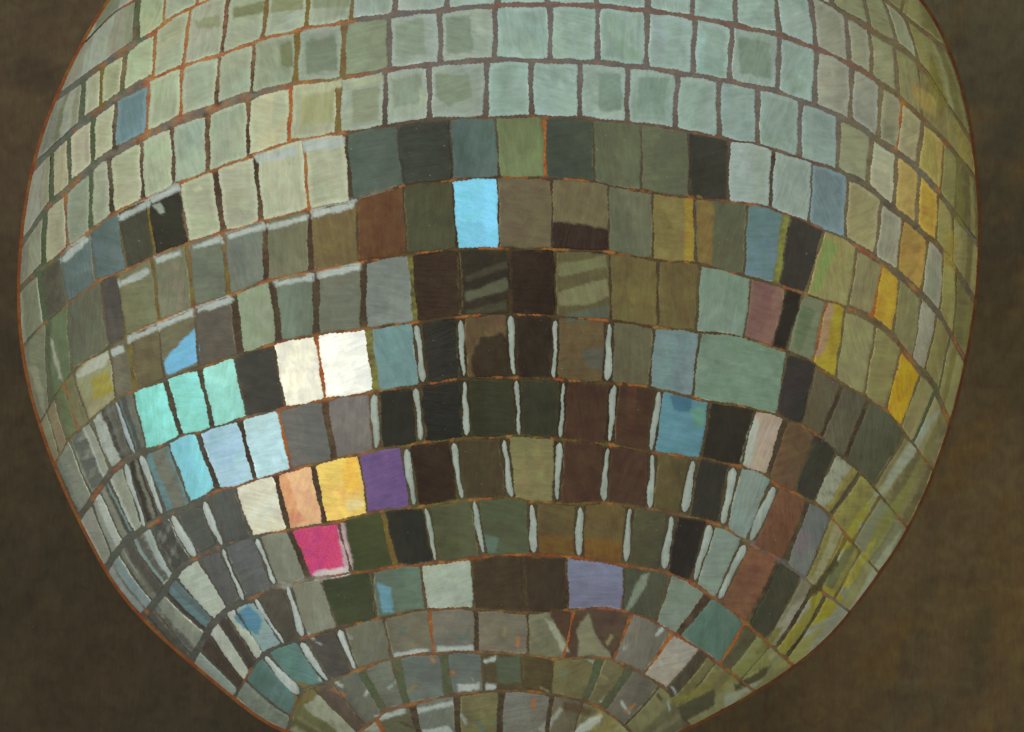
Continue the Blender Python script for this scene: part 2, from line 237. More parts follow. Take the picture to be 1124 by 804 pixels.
GAPL = {-2:3,-1:3,0:3,1:3,2:3.4,3:2.4,4:1.9,5:2.1,6:2,7:2.1,8:2.1,9:2.3,10:2.6,11:2.4,12:2.4,13:2.6,14:3}
def line_gap(k, x):
    g = GAPL[k]
    left = {0:165,1:165,2:300,3:60,7:180,8:230,9:250,10:290}.get(k)
    if left is not None and x < left: g = max(g, 9.5 if k in (0, 1, 2) else 7.5)
    if x > 930 and k <= 5: g = max(g, 7.5)
    if k in (1, 2) and 400 < x < 930: g = 5.0
    return g

# ------------------------------------------------------------------ helpers
def sstep(a, b, x):
    t = np.clip((x - a) / (b - a), 0, 1); return t * t * (3 - 2 * t)
def poly_sd(P, poly):
    """signed distance (negative inside) of points P to a polygon"""
    d = np.full(len(P), 1e9); ins = np.zeros(len(P), bool)
    n = len(poly)
    for i in range(n):
        a, b = poly[i], poly[(i + 1) % n]
        e = b - a; w = P - a
        t = np.clip((w @ e) / max(1e-9, e @ e), 0, 1)
        d = np.minimum(d, np.hypot(*(w - t[:, None] * e).T))
        c = ((a[1] <= P[:,1]) & (b[1] > P[:,1])) | ((b[1] <= P[:,1]) & (a[1] > P[:,1]))
        if abs(e[1]) > 1e-9:
            xi = a[0] + (P[:,1] - a[1]) / e[1] * e[0]
            ins ^= c & (P[:,0] < xi)
    return np.where(ins, -d, d)
def wobble(seed, amp):
    r = random.Random(seed)
    ph = [r.uniform(0, 6.28) for _ in range(8)]
    f = [r.uniform(0.09, 0.16), r.uniform(0.24, 0.42), r.uniform(0.09, 0.16), r.uniform(0.24, 0.42)]
    def w(x, y):
        return (x + amp * (np.sin(f[0]*y + ph[0]) + 0.55*np.sin(f[1]*y + ph[1] + 0.05*x) + 0.6*np.sin(1.1*y + ph[4]) + 0.45*np.sin(1.9*y + ph[5])),
                y + amp * (np.sin(f[2]*x + ph[2]) + 0.55*np.sin(f[3]*x + ph[3] + 0.05*y) + 0.6*np.sin(1.2*x + ph[6]) + 0.45*np.sin(2.0*x + ph[7])))
    return w
def vnoise(x, y, seed):
    r = random.Random(seed); s = 0
    for i in range(5):
        a = r.uniform(0, 6.28); f = 0.06 * 1.7 ** i
        s = s + np.sin((x*math.cos(a) + y*math.sin(a)) * f * 2 + r.uniform(0, 6.28)) / 1.3 ** i
    return s / 3.0

def link_mesh(name, V, F, cols, mat, parent=None, uv=None, smooth=True):
    me = bpy.data.meshes.new(name)
    V = np.asarray(V, np.float32); F = np.asarray(F, np.int32)
    me.vertices.add(len(V)); me.vertices.foreach_set('co', V.ravel())
    n = F.shape[1]
    me.loops.add(F.size); me.loops.foreach_set('vertex_index', F.ravel())
    me.polygons.add(len(F)); me.polygons.foreach_set('loop_start', np.arange(0, F.size, n, dtype=np.int32))
    me.polygons.foreach_set('loop_total', np.full(len(F), n, np.int32))
    me.update(calc_edges=True)
    ca = me.color_attributes.new('Pigment', 'FLOAT_COLOR', 'POINT')
    c4 = np.ones((len(V), 4), np.float32); c4[:, :3] = np.clip(cols * (np.array([0.97, 1.012, 0.955]) if parent else 1.0), 0, .87)
    ca.data.foreach_set('color', c4.ravel())
    if uv is not None:
        at = me.attributes.new('brush', 'FLOAT_VECTOR', 'POINT')
        at.data.foreach_set('vector', np.asarray(uv, np.float32).ravel())
    if smooth:
        me.polygons.foreach_set('use_smooth', np.ones(len(F), bool))
    me.validate(); me.update()
    me.materials.append(mat)
    o = bpy.data.objects.new(name, me); COL.objects.link(o)
    if parent: o.parent = parent
    return o

# ---------------------------------------------------------------- materials
def paint_material(name, var, hue, bump, rough, spec, scale_long, scale_across, fleck):
    m = bpy.data.materials.new(name); m.use_nodes = True
    nt = m.node_tree; N = nt.nodes; L = nt.links
    bs = N['Principled BSDF']
    at = N.new('ShaderNodeAttribute'); at.attribute_name = 'Pigment'
    br = N.new('ShaderNodeAttribute'); br.attribute_name = 'brush'
    mp = N.new('ShaderNodeMapping'); mp.inputs['Scale'].default_value = (scale_long, scale_across, 1)
    L.new(br.outputs['Vector'], mp.inputs['Vector'])
    n1 = N.new('ShaderNodeTexNoise'); n1.inputs['Scale'].default_value = 1.0; n1.inputs['Detail'].default_value = 4; n1.inputs['Roughness'].default_value = 0.6
    L.new(mp.outputs[0], n1.inputs['Vector'])
    n2 = N.new('ShaderNodeTexNoise'); n2.inputs['Scale'].default_value = 0.07; n2.inputs['Detail'].default_value = 5; n2.inputs['Distortion'].default_value = 0.6
    L.new(br.outputs['Vector'], n2.inputs['Vector'])
    n3 = N.new('ShaderNodeTexNoise'); n3.inputs['Scale'].default_value = 0.55; n3.inputs['Detail'].default_value = 3
    L.new(br.outputs['Vector'], n3.inputs['Vector'])
    # value variation
    add = N.new('ShaderNodeMath'); add.operation = 'ADD'
    L.new(n1.outputs['Fac'], add.inputs[0]); L.new(n2.outputs['Fac'], add.inputs[1])
    mr = N.new('ShaderNodeMapRange'); mr.inputs['From Min'].default_value = 0.6; mr.inputs['From Max'].default_value = 1.4
    mr.inputs['To Min'].default_value = 1 - var; mr.inputs['To Max'].default_value = 1 + var
    L.new(add.outputs[0], mr.inputs['Value'])
    hs = N.new('ShaderNodeHueSaturation')
    L.new(at.outputs['Color'], hs.inputs['Color']); L.new(mr.outputs[0], hs.inputs['Value'])
    mh = N.new('ShaderNodeMapRange'); mh.inputs['From Min'].default_value = 0.3; mh.inputs['From Max'].default_value = 0.7
    mh.inputs['To Min'].default_value = 0.5 - hue; mh.inputs['To Max'].default_value = 0.5 + hue
    L.new(n2.outputs['Fac'], mh.inputs['Value']); L.new(mh.outputs[0], hs.inputs['Hue'])
    ms = N.new('ShaderNodeMapRange'); ms.inputs['From Min'].default_value = 0.3; ms.inputs['From Max'].default_value = 0.7
    ms.inputs['To Min'].default_value = 0.93; ms.inputs['To Max'].default_value = 1.06
    L.new(n3.outputs['Fac'], ms.inputs['Value']); L.new(ms.outputs[0], hs.inputs['Saturation'])
    gr = N.new('ShaderNodeTexNoise'); gr.inputs['Scale'].default_value = 0.8; gr.inputs['Detail'].default_value = 2
    L.new(br.outputs['Vector'], gr.inputs['Vector'])
    gm = N.new('ShaderNodeMapRange'); gm.inputs['From Min'].default_value = 0.25; gm.inputs['From Max'].default_value = 0.75
    gm.inputs['To Min'].default_value = 0.94; gm.inputs['To Max'].default_value = 1.06
    L.new(gr.outputs['Fac'], gm.inputs['Value'])
    hg = N.new('ShaderNodeHueSaturation'); L.new(hs.outputs[0], hg.inputs['Color']); L.new(gm.outputs[0], hg.inputs['Value'])
    hs = hg
    # sparse flecks of lighter and darker dry paint
    fl = N.new('ShaderNodeTexNoise'); fl.inputs['Scale'].default_value = 0.33; fl.inputs['Detail'].default_value = 1
    L.new(br.outputs['Vector'], fl.inputs['Vector'])
    fr = N.new('ShaderNodeMapRange'); fr.inputs['From Min'].default_value = 0.77; fr.inputs['From Max'].default_value = 0.84
    fr.inputs['To Max'].default_value = fleck
    L.new(fl.outputs['Fac'], fr.inputs['Value'])
    mx = N.new('ShaderNodeMix'); mx.data_type = 'RGBA'
    L.new(fr.outputs[0], mx.inputs['Factor']); L.new(hs.outputs[0], mx.inputs[6]); mx.inputs[7].default_value = (0.42, 0.42, 0.34, 1)
    L.new(mx.outputs[2], bs.inputs['Base Color'])
    bp = N.new('ShaderNodeBump'); bp.inputs['Strength'].default_value = bump; bp.inputs['Distance'].default_value = 0.0016
    L.new(add.outputs[0], bp.inputs['Height']); L.new(bp.outputs[0], bs.inputs['Normal'])
    bs.inputs['Roughness'].default_value = rough
    bs.inputs['Specular IOR Level'].default_value = spec
    return m
M_TILE = paint_material('mirror_reflection_paint', 0.20, 0.014, 0.5, 0.40, 0.07, 0.035, 0.24, 0.4)  # reflections and highlights sit in the base colour, nothing is mirrored
M_GROUT = paint_material('grout', 0.28, 0.02, 0.4, 0.7, 0.05, 0.2, 0.35, 0.25)
M_WALL = paint_material('backdrop_paint', 0.20, 0.012, 0.35, 0.7, 0.06, 0.30, 0.06, 0.10)

# ------------------------------------------------------------------ the ball
root = bpy.data.objects.new('disco_ball', None); COL.objects.link(root)
root.location = (0, 0, ZC - BASE); root.empty_display_size = 0.1
root['label'] = 'large round mirror ball with many small tiles painted with reflections against dark brown backdrop'
root['category'] = 'disco ball'

def name_colour(c):
    r, g, b = c
    if (r, g, b) == (206,72,118): return 'tile painted with bright pink reflection'
    if b > 215 and g > 190 and r < 150: return 'tile painted with sky blue reflection'
    if b > 215 and g > 200: return 'tile painted with pale blue reflection'
    if g > 200 and r < 150: return 'tile painted with turquoise reflection'
    if r > 225 and g > 225: return 'tile painted with white reflection'
    if (r, g, b) == (236,201,108): return 'tile painted with yellow reflection'
    if (r, g, b) == (228,182,136): return 'tile painted with peach reflection'
    if (r, g, b) == (108,82,131): return 'tile painted with purple reflection'
    if (r, g, b) == (118,118,143): return 'tile painted with lavender reflection'
    if (r, g, b) == (94,60,34): return 'tile painted with russet brown reflection'
    if r == 219 and g == 212: return 'tile painted with ivory reflection'
    return None

def seam_width(st):
    return 0.0 if st is None else float(st[1:])
tiles, slivers, seam_lines = [], [], []
H_TILE = 0.9
idx = 0
for k, row in ROWS.items():
    T, Bm = B[k], B[k + 1]
    cols = row[0::2]; seams = row[1::2]
    se = [(T.xa, Bm.xa, None)] + [(s[0], s[1], s[2] if len(s) > 2 else ('m5.2' if k <= 2 else 'n3')) for s in seams] + [(T.xb, Bm.xb, None)]
    for s in se[1:-1]:
        a = (s[0], float(T(s[0]))); b = (s[1], float(Bm(s[1])))
        seam_lines.append((a, b, s[2]))
    for i, c in enumerate(cols):
        a, b = se[i], se[i + 1]
        idx += 1
        tiles.append((k, a, b, c, idx))
    for s in se[1:-1]:
        if s[2][0] == 's': slivers.append((k, s))

def tile_points(k, a, b, U, V):
    """U, V in 0..1 arrays -> drawing coordinates"""
    T, Bm = B[k], B[k + 1]
    xt = a[0] + (b[0] - a[0]) * U; yt = T(xt)
    xb = a[1] + (b[1] - a[1]) * U; yb = Bm(xb)
    x = xt + (xb - xt) * V; y = yt + (yb - yt) * V
    r1, t1 = polar(xt, yt); r2, t2 = polar(xb, yb)
    dt = (t2 - t1 + math.pi) % (2 * math.pi) - math.pi
    px, py = unpolar(r1 + (r2 - r1) * V, t1 + dt * V)
    w = sstep(0.72, 0.93, np.minimum(r1, r2)) * (np.abs(dt) < 1.0)
    return x * (1 - w) + px * w, y * (1 - w) + py * w

def edge_axis(length, n):
    e = [0.0, 0.7, 1.5, 2.6]
    e = [q / length for q in e if q / length < 0.2]
    mid = np.linspace(e[-1], 1 - e[-1], n)
    return np.array(e[:-1] + list(mid) + [1 - q for q in reversed(e[:-1])])

def build_tile(k, a, b, c, seed):
    q = lambda u, v: np.array(tile_points(k, a, b, np.array([u], float), np.array([v], float))).ravel()
    wid = np.hypot(*(q(0, .5) - q(1, .5))); hei = np.hypot(*(q(.5, 0) - q(.5, 1)))
    def half(s):
        if s[2] is None: return 0.0
        st = s[2]; w = seam_width(st)
        if st[0] == 's': w = w + 1.5
        elif st[0] == 'n': w = w * 0.55
        elif st[0] == 'o': w = w * 0.65
        elif st[0] in 'kgy': w = w * 0.9
        return w / 2
    gl, gr = half(a), half(b)
    xm = (a[0] + b[0]) / 2
    gt, gb = line_gap(k, (a[0]+b[0])/2) / 2, line_gap(k + 1, (a[1]+b[1])/2) / 2
    f = min(1.0, 0.42 * wid / max(gl + gr, 1e-3)); gl, gr = gl*f, gr*f
    f = min(1.0, 0.42 * hei / max(gt + gb, 1e-3)); gt, gb = gt*f, gb*f
    r = random.Random(seed * 13 + 1)
    w_in, h_in = wid - gl - gr, hei - gt - gb
    nu = int(np.clip(w_in / 2.0, 6, 46)); nv = int(np.clip(h_in / 2.0, 6, 34))
    ua, va = edge_axis(w_in, nu), edge_axis(h_in, nv)
    S, Tt = np.meshgrid(ua, va)
    # soften the corners
    s2, t2 = S * 2 - 1, Tt * 2 - 1
    cr = min(0.03, 1.1 / max(6.0, min(w_in, h_in)))
    pull = 1 - cr * (np.abs(s2) ** 3 * np.abs(t2) ** 3)
    s3, t3 = s2 * pull, t2 * pull
    U = gl / wid + (s3 + 1) / 2 * (w_in / wid); Vv = gt / hei + (t3 + 1) / 2 * (h_in / hei)
    x, y = tile_points(k, a, b, U, Vv)
    rho_c = float(polar(*q(.5, .5))[0])
    amp = 0.62 * (1 - 0.5 * sstep(0.85, 1.0, rho_c))
    x, y = wobble(seed, amp)(x, y)
    rho, th = polar(x, y)
    over = rho > RHO_LIMB
    lx, ly = unpolar(np.minimum(rho, RHO_LIMB), th)
    x = np.where(over, lx, x); y = np.where(over, ly, y)
    ed = np.minimum(np.minimum(S, 1 - S) * w_in, np.minimum(Tt, 1 - Tt) * h_in)
    hmax = H_TILE * min(1.0, min(w_in, h_in) / 14.0 + 0.25)
    ta, tb = r.uniform(-.5, .5), r.uniform(-.5, .5)
    h = -0.3 + (hmax + 0.3 + (ta*s2 + tb*t2) * min(1, min(w_in, h_in)/30)) * sstep(-0.5, 1.6, ed) ** 0.7
    P3 = to3d(x, y, h)
    # pigment: what the mirror tile reflects, put into its colour
    P = np.stack([x.ravel(), y.ravel()], -1)
    light = k <= 3 and sum(c) > 380
    base = lin(c)
    xm_ = (a[0] + b[0] + a[1] + b[1]) / 4
    bluish = c[2] - c[0] > 22
    if bluish: pass
    elif light and xm_ > 385 and xm_ < 930:
        base = base * 0.6 + lin((140,156,155)) * 0.45
    elif light and xm_ <= 385:
        base = base * 0.75 + lin((158,168,148)) * 0.25
    if xm_ > 900 and k <= 6 and not bluish and sum(c) > 300 and abs(c[0] - c[2]) < 62:
        base = base * 0.60 + lin((164,144,84)) * 0.40
    if xm_ < 330 and 6 <= k <= 10 and 380 < sum(c) < 520:
        base = base * 0.6 + lin((186,194,186)) * 0.4
    if max(c) - min(c) < 75:
        lum = base @ np.array([.25, .6, .15]); base = lum + (base - lum) * (0.80 if light else 0.9)
    col = np.tile(base, (len(P), 1))
    n = vnoise(P[:,0], P[:,1], seed)[:, None]
    light = k <= 3 and sum(c) > 380
    n2 = vnoise(P[:,0] * 2.6, P[:,1] * 2.6, seed + 5000)[:, None]
    tint = np.array([r.uniform(-1, 1), r.uniform(-.6, .6), r.uniform(-1, 1)]) * 0.07
    col = col * (1 + 0.07 * n + 0.03 * n2) * (1 + tint * sstep(-0.1, 0.5, n))
    for _ in range(2):                     # a loaded brush passes over part of the tile
        aa = r.choice([0, 1.571, 3.142, 4.712]) + r.uniform(-.35, .35); oo = r.uniform(-.5, .6)
        side_ = math.cos(aa) * s2.ravel() + math.sin(aa) * t2.ravel() - oo + 0.35 * n[:, 0] + 0.15 * n2[:, 0]
        sw = sstep(-.08, .16, side_)[:, None]
        sg = r.choice([-1, 1, 1]) * r.uniform(.03, .12)
        col = col * (1 + sw * (sg + np.array([r.uniform(-.03, .03), 0, r.uniform(-.04, .04)])))
    # lighter ragged border, an edge highlight put into the colour, or a thin warm one on the dark tiles
    e = ed.ravel() + 1.6 * n[:, 0] + 1.2 * n2[:, 0]
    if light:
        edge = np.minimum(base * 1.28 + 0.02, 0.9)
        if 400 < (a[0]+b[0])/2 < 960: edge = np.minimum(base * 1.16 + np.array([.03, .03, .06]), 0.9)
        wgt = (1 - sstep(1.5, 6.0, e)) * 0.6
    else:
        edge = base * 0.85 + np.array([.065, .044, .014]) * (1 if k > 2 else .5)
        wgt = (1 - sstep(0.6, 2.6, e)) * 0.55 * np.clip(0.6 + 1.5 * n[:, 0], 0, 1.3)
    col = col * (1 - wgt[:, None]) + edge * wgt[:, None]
    streaky = (xm_ < 215 and 6 <= k <= 11) or (xm_ > 905 and k >= 7)
    if a[2] is None or b[2] is None or (streaky and max(c) < 185):       # crowded foreshortened edges: streaks along the rim
        uu = U.ravel() + 0.05 * n[:, 0]
        nb_ = int(np.clip(wid / 6.0, 2, 7)) if not streaky else 4
        cut = np.sort([r.uniform(0, 1) for _ in range(nb_ - 1)])
        for q_ in range(nb_):
            lo_ = 0 if q_ == 0 else cut[q_-1]; hi_ = 1 if q_ == nb_-1 else cut[q_]
            wq = (sstep(lo_ - .03, lo_ + .03, uu) if q_ else 1) * (1 - (sstep(hi_ - .03, hi_ + .03, uu) if q_ < nb_-1 else 0))
            pal = [(176,180,162),(118,124,92),(150,150,118),(96,92,70),(164,156,132)] if xm_ < 548 else [(160,158,112),(112,106,62),(152,138,70),(140,136,88),(92,84,56)]
            if xm_ > 880 and k >= 6: pal = [(164,166,144),(96,92,70),(152,142,76),(130,132,106),(82,76,56)]
            if xm_ < 330 and k >= 6: pal = [(184,192,186),(64,60,54),(108,142,148),(134,138,124),(92,94,88)]
            tgt = lin(pal[r.randrange(5)]); f_ = r.uniform(.4, .92) if streaky else r.uniform(.25, .75)
            wq = np.asarray(wq)[:, None] * f_ * np.clip(1.0 + 0.6 * n2, 0, 1)
            col = col * (1 - wq) + tgt * wq
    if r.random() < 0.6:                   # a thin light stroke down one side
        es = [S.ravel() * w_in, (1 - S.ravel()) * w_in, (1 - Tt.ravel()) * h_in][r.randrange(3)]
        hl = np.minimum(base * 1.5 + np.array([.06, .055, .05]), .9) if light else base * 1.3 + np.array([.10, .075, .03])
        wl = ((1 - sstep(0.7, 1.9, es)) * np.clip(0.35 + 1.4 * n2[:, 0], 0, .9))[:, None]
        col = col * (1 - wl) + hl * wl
    bb0, bb1 = P.min(0), P.max(0)
    for poly, pc in PATCH:
        if (poly.max(0) < bb0).any() or (poly.min(0) > bb1).any(): continue
        d = poly_sd(P, poly) + 1.3 * n[:, 0] + 1.2 * n2[:, 0]
        wp = (1 - sstep(-1.0, 1.2, d))[:, None]
        col = col * (1 - wp) + pc * (1 + 0.05 * n) * wp
    rot = r.choice([0.0, 1.57, 0.3, 1.3, 1.8, -0.2]) + r.uniform(-.15, .15)
    ca, sa = math.cos(rot), math.sin(rot); ox, oy = r.uniform(-4000, 4000), r.uniform(-4000, 4000)
    dx, dy = P[:,0] - bb0[0], P[:,1] - bb0[1]
    uv = np.stack([dx*ca - dy*sa + ox, dx*sa + dy*ca + oy, np.full(len(P), seed * 3.1)], -1)
    nr, nc = S.shape
    ii = np.arange(nr * nc).reshape(nr, nc)
    F = np.stack([ii[:-1,:-1].ravel(), ii[1:,:-1].ravel(), ii[1:,1:].ravel(), ii[:-1,1:].ravel()], -1)
    # visible size inside the picture
    vis = np.clip(bb1, 0, [W_PX, H_PX]) - np.clip(bb0, 0, [W_PX, H_PX])
    area = vis[0] * vis[1] * (w_in * h_in) / max(1.0, (bb1[0]-bb0[0]) * (bb1[1]-bb0[1]))
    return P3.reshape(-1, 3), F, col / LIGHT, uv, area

built = []
for t in tiles:
    built.append((build_tile(*t), t))
built.sort(key=lambda q: -q[0][4])
rest = []
for i, ((V, F, c, uv, area), t) in enumerate(built):
    if i < 100:
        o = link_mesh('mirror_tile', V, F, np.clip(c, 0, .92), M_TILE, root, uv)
        lab = name_colour(t[3])
        if lab: o['label'] = lab
    else:
        rest.append((V, F, c, uv))

# slivers: bevel highlights painted as pale raised strips in the joints
def build_sliver(k, s, seed):
    w = seam_width(s[2]); r = random.Random(seed)
    n, m = 22, 7
    v = np.linspace(r.uniform(.02, .05), r.uniform(.95, .99), n)
    prof = np.clip(np.minimum((v - v[0]) / .10, (v[-1] - v) / .12), 0, 1) ** 0.4
    prof = prof * (0.80 + 0.20 * np.sin(v * r.uniform(3, 7) + r.uniform(0, 6)))
    cu = np.linspace(-1, 1, m)
    a = (s[0] - 20, s[1] - 20, None); b = (s[0] + 20, s[1] + 20, None)
    Vv, C = np.meshgrid(v, cu, indexing='ij')
    Uu = 0.5 + C * prof[:, None] * (w + 0.2) / 2 / 40.0
    x, y = tile_points(k, a, b, Uu, Vv)
    x, y = wobble(seed, 0.5)(x, y)
    h = -0.6 + 2.6 * (1 - np.abs(C) ** 3) * np.clip(prof[:, None] * 1.3, 0, 1)
    P3 = to3d(x, y, h).reshape(-1, 3)
    P = np.stack([x.ravel(), y.ravel()], -1)
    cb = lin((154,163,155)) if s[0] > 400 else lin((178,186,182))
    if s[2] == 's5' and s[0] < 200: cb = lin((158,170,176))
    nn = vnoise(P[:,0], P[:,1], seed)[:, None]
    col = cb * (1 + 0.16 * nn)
    uv = np.stack([P[:,1] + seed * 37, P[:,0] + seed * 11, np.full(len(P), seed * 2.3)], -1)
    ii = np.arange(n * m).reshape(n, m)
    F = np.stack([ii[:-1,:-1].ravel(), ii[1:,:-1].ravel(), ii[1:,1:].ravel(), ii[:-1,1:].ravel()], -1)
    return P3, F, col / LIGHT, uv
for i, (k, s) in enumerate(slivers):
    V, F, c, uv = build_sliver(k, s, 900 + i)
    link_mesh('edge_highlight', V, F, np.clip(c, 0, .92), M_TILE, root, uv)

# tiles round the back and top, in rings about the ball's own axis, so that it is whole
ax = to3d(np.array([560.]), np.array([838.]), 0)[0] - np.array([0, 0, BASE]); ax /= np.linalg.norm(ax)
e1 = np.cross(ax, [0, 1, 0]); e1 /= np.linalg.norm(e1); e2 = np.cross(ax, e1)
dth = 0.118
for ri in range(int(math.pi / dth)):
    t0, t1 = ri * dth + .006, (ri + 1) * dth - .006
    nph = max(5, int(2 * math.pi * math.sin((t0 + t1) / 2) / 0.108))
    for pj in range(nph):
        p0, p1 = 2*math.pi*(pj + .06)/nph, 2*math.pi*(pj + .94)/nph
        q = []
        for t, p in ((t0,p0),(t0,p1),(t1,p1),(t1,p0)):
            q.append(math.cos(t)*ax + math.sin(t)*(math.cos(p)*e1 + math.sin(p)*e2))
        q = np.array(q); cen = q.mean(0); cen /= np.linalg.norm(cen)
        # only where the traced rows do not reach
        vis = q @ np.array([0, -1, 0])
        gx = cen[0] / RAD * RAD; front = cen[1] < 0
        if vis.max() > RAD / DIST - 0.11:
            if not (front and q[:, 2].min() > 0.905): continue
        sc_ = limb_r(np.arctan2(-q[:, 2], q[:, 0])) / R0
        q = q * np.stack([sc_, np.ones(4), sc_], -1)
        Vv = np.vstack([q * RAD * (1 + 3.0 / R0), q * RAD * 0.994]) + np.array([0, 0, BASE])
        g = rng.uniform(.7, 1.15)
        cc = lin([(128,140,120),(105,106,88),(150,152,124),(70,68,56),(112,120,112)][rng.randrange(5)]) * g
        F = np.array([[0,1,2,3],[1,0,4,5],[2,1,5,6],[3,2,6,7],[0,3,7,4]])
        uv = np.stack([q[:,0]*R0, q[:,2]*R0, q[:,1]*R0], -1); uv = np.vstack([uv, uv])
        rest.append((Vv, F, np.tile(cc, (8, 1)), uv))
off = 0; Vs, Fs, Cs, Us = [], [], [], []
for V, F, c, uv in rest:
    Vs.append(V); Fs.append(F + off); Cs.append(c); Us.append(uv); off += len(V)
o = link_mesh('mirror_tile_field', np.vstack(Vs), np.vstack(Fs), np.clip(np.vstack(Cs), 0, .92), M_TILE, root, np.vstack(Us))
o['kind'] = 'stuff'

# core with the coloured joints
NR, NT = 270, 1080
rho_f = np.sin(np.linspace(0, math.pi / 2, NR)) ** 1.0
th = np.linspace(-math.pi, math.pi, NT, endpoint=False)
RH, TH = np.meshgrid(rho_f[1:], th, indexing='ij')
fx, fy = unpolar(RH, TH)
Vf = to3d(fx, fy, 0).reshape(-1, 3)
P = np.stack([fx.ravel(), fy.ravel()], -1)
ANCH = [((60,110),(110,110,95)),((60,260),(96,104,80)),((40,360),(100,104,78)),((200,80),(170,110,62)),((300,120),(150,104,60)),((240,250),(130,92,60)),((150,330),(110,92,58)),
        ((480,60),(114,102,96)),((620,40),(116,104,100)),((760,80),(116,102,96)),((880,110),(114,102,94)),((980,130),(128,108,66)),((1030,250),(130,112,62)),
        ((450,180),(70,64,54)),((600,180),(82,66,50)),((760,190),(86,66,52)),((520,260),(72,54,36)),((650,300),(86,70,40)),((800,280),(98,84,52)),((930,330),(118,98,58)),((980,420),(122,102,58)),
        ((320,340),(86,72,54)),((180,450),(92,84,68)),((90,480),(112,108,84)),((380,420),(120,88,48)),((520,420),(76,62,38)),((640,450),(74,52,36)),((780,430),(92,76,48)),((900,470),(88,76,54)),
        ((130,570),(92,92,80)),((230,580),(92,90,80)),((330,540),(104,82,60)),((480,560),(92,80,46)),((640,560),(90,70,42)),((760,590),(84,74,50)),((880,590),(98,86,50)),((940,600),(120,108,56)),
        ((230,690),(84,80,72)),((330,720),(92,90,80)),((450,660),(104,80,52)),((600,650),(88,64,42)),((760,680),(112,84,56)),((850,700),(110,100,58)),((450,760),(112,92,66)),((600,760),(100,84,56)),((720,770),(96,86,62)),((548,-60),(112,90,76))]
A = np.array([a for a, _ in ANCH], float); AC = np.array([lin(c) for _, c in ANCH])
d2 = ((P[:, None, 0] - A[None, :, 0]) ** 2 + (P[:, None, 1] - A[None, :, 1]) ** 2 + 300.0) ** -1.6
col = d2 @ AC / d2.sum(1, keepdims=True)
glum = (col @ np.array([.25, .6, .15]))[:, None]
mid = np.exp(-(((P[:,0] - 600) / 230) ** 2 + ((P[:,1] - 420) / 190) ** 2))[:, None]
col = (glum + (col - glum) * 0.72) * (1 - 0.35 * mid)
nz = vnoise(P[:,0], P[:,1], 5)[:, None]
nz3 = vnoise(P[:,0] * 0.8, P[:,1] * 0.8, 29)
nz2 = vnoise(P[:,0] * 1.5, P[:,1] * 1.5, 17)
for k, Cv in B.items():                       # row lines
    yy = Cv(P[:,0]); sl = (Cv(P[:,0] + 2) - Cv(P[:,0] - 2)) / 4
    d = np.abs(P[:,1] - yy) / np.sqrt(1 + sl ** 2)
    d = np.where((P[:,0] < Cv.xa - 3) | (P[:,0] > Cv.xb + 3), 99, d)
    xs = np.array([q[0] for q in LINE[k]]); lc = np.array([lin(q[1]) for q in LINE[k]])
    cl = lc[np.clip(np.searchsorted(xs, P[:,0] + 14 * nz[:,0]), 0, len(xs) - 1)]
    orange = (cl[:, 0] > 2.2 * cl[:, 2])[:, None]
    w = np.where(orange, (1 - sstep(1.0, 3.0, d + 1.2 * nz2))[:, None], (1 - sstep(3.0, 6.5, d))[:, None]) * np.clip(0.62 + 0.8 * nz2[:, None], 0.1, 1)
    gl_ = (cl @ np.array([.25, .6, .15]))[:, None]
    cl = np.where(orange, cl, (gl_ + (cl - gl_) * 0.75) * (1 - 0.35 * mid))
    col = col * (1 - w) + cl * w
    w = ((1 - sstep(0.6, 1.6, np.abs(d - 0.5 + nz2))) * sstep(.1, .4, nz3) * np.where((k <= 3) & (P[:,0] > 400), 0.2, 0.75))[:, None]
    col = col * (1 - w) + lin((166,102,52)) * w
for a, b, st in seam_lines:                   # joints between neighbours
    if st[0] not in JOINT: continue
    a_, b_ = np.array(a), np.array(b); e = b_ - a_
    bx = (np.minimum(a_, b_) - 10, np.maximum(a_, b_) + 10)
    m = ((P > bx[0]) & (P < bx[1])).all(1)
    if not m.any(): continue
    Q = P[m]; t = np.clip((Q - a_) @ e / max(1e-6, e @ e), 0, 1)
    d = np.hypot(*(Q - a_ - t[:, None] * e).T)
    w = ((1 - sstep(3.0, 7.0, d)) * np.clip(np.minimum(t, 1 - t) * 14, 0, 1) * np.clip(0.72 + 0.7 * nz2[m], 0.15, 0.95))[:, None]
    col[m] = col[m] * (1 - w) + lin(JOINT[st[0]]) * w
for poly, pc in PATCH[:17] + PATCH[-8:]:
    bb = (P > poly.min(0) - 6).all(1) & (P < poly.max(0) + 6).all(1)
    d = poly_sd(P[bb], poly) + 1.0 * nz2[bb]
    w = (1 - sstep(1.0, 2.6, d))[:, None]
    col[bb] = col[bb] * (1 - w) + pc * 0.95 * w
rho = RH.ravel()
side = sstep(-0.2, 0.6, np.cos(TH.ravel()))[:, None]
rim = lin((142,84,46)) * (1 - side) + lin((98,60,34)) * side
w = sstep(0.990, 0.9945, rho)[:, None]
col = col * (1 - w) + rim * w
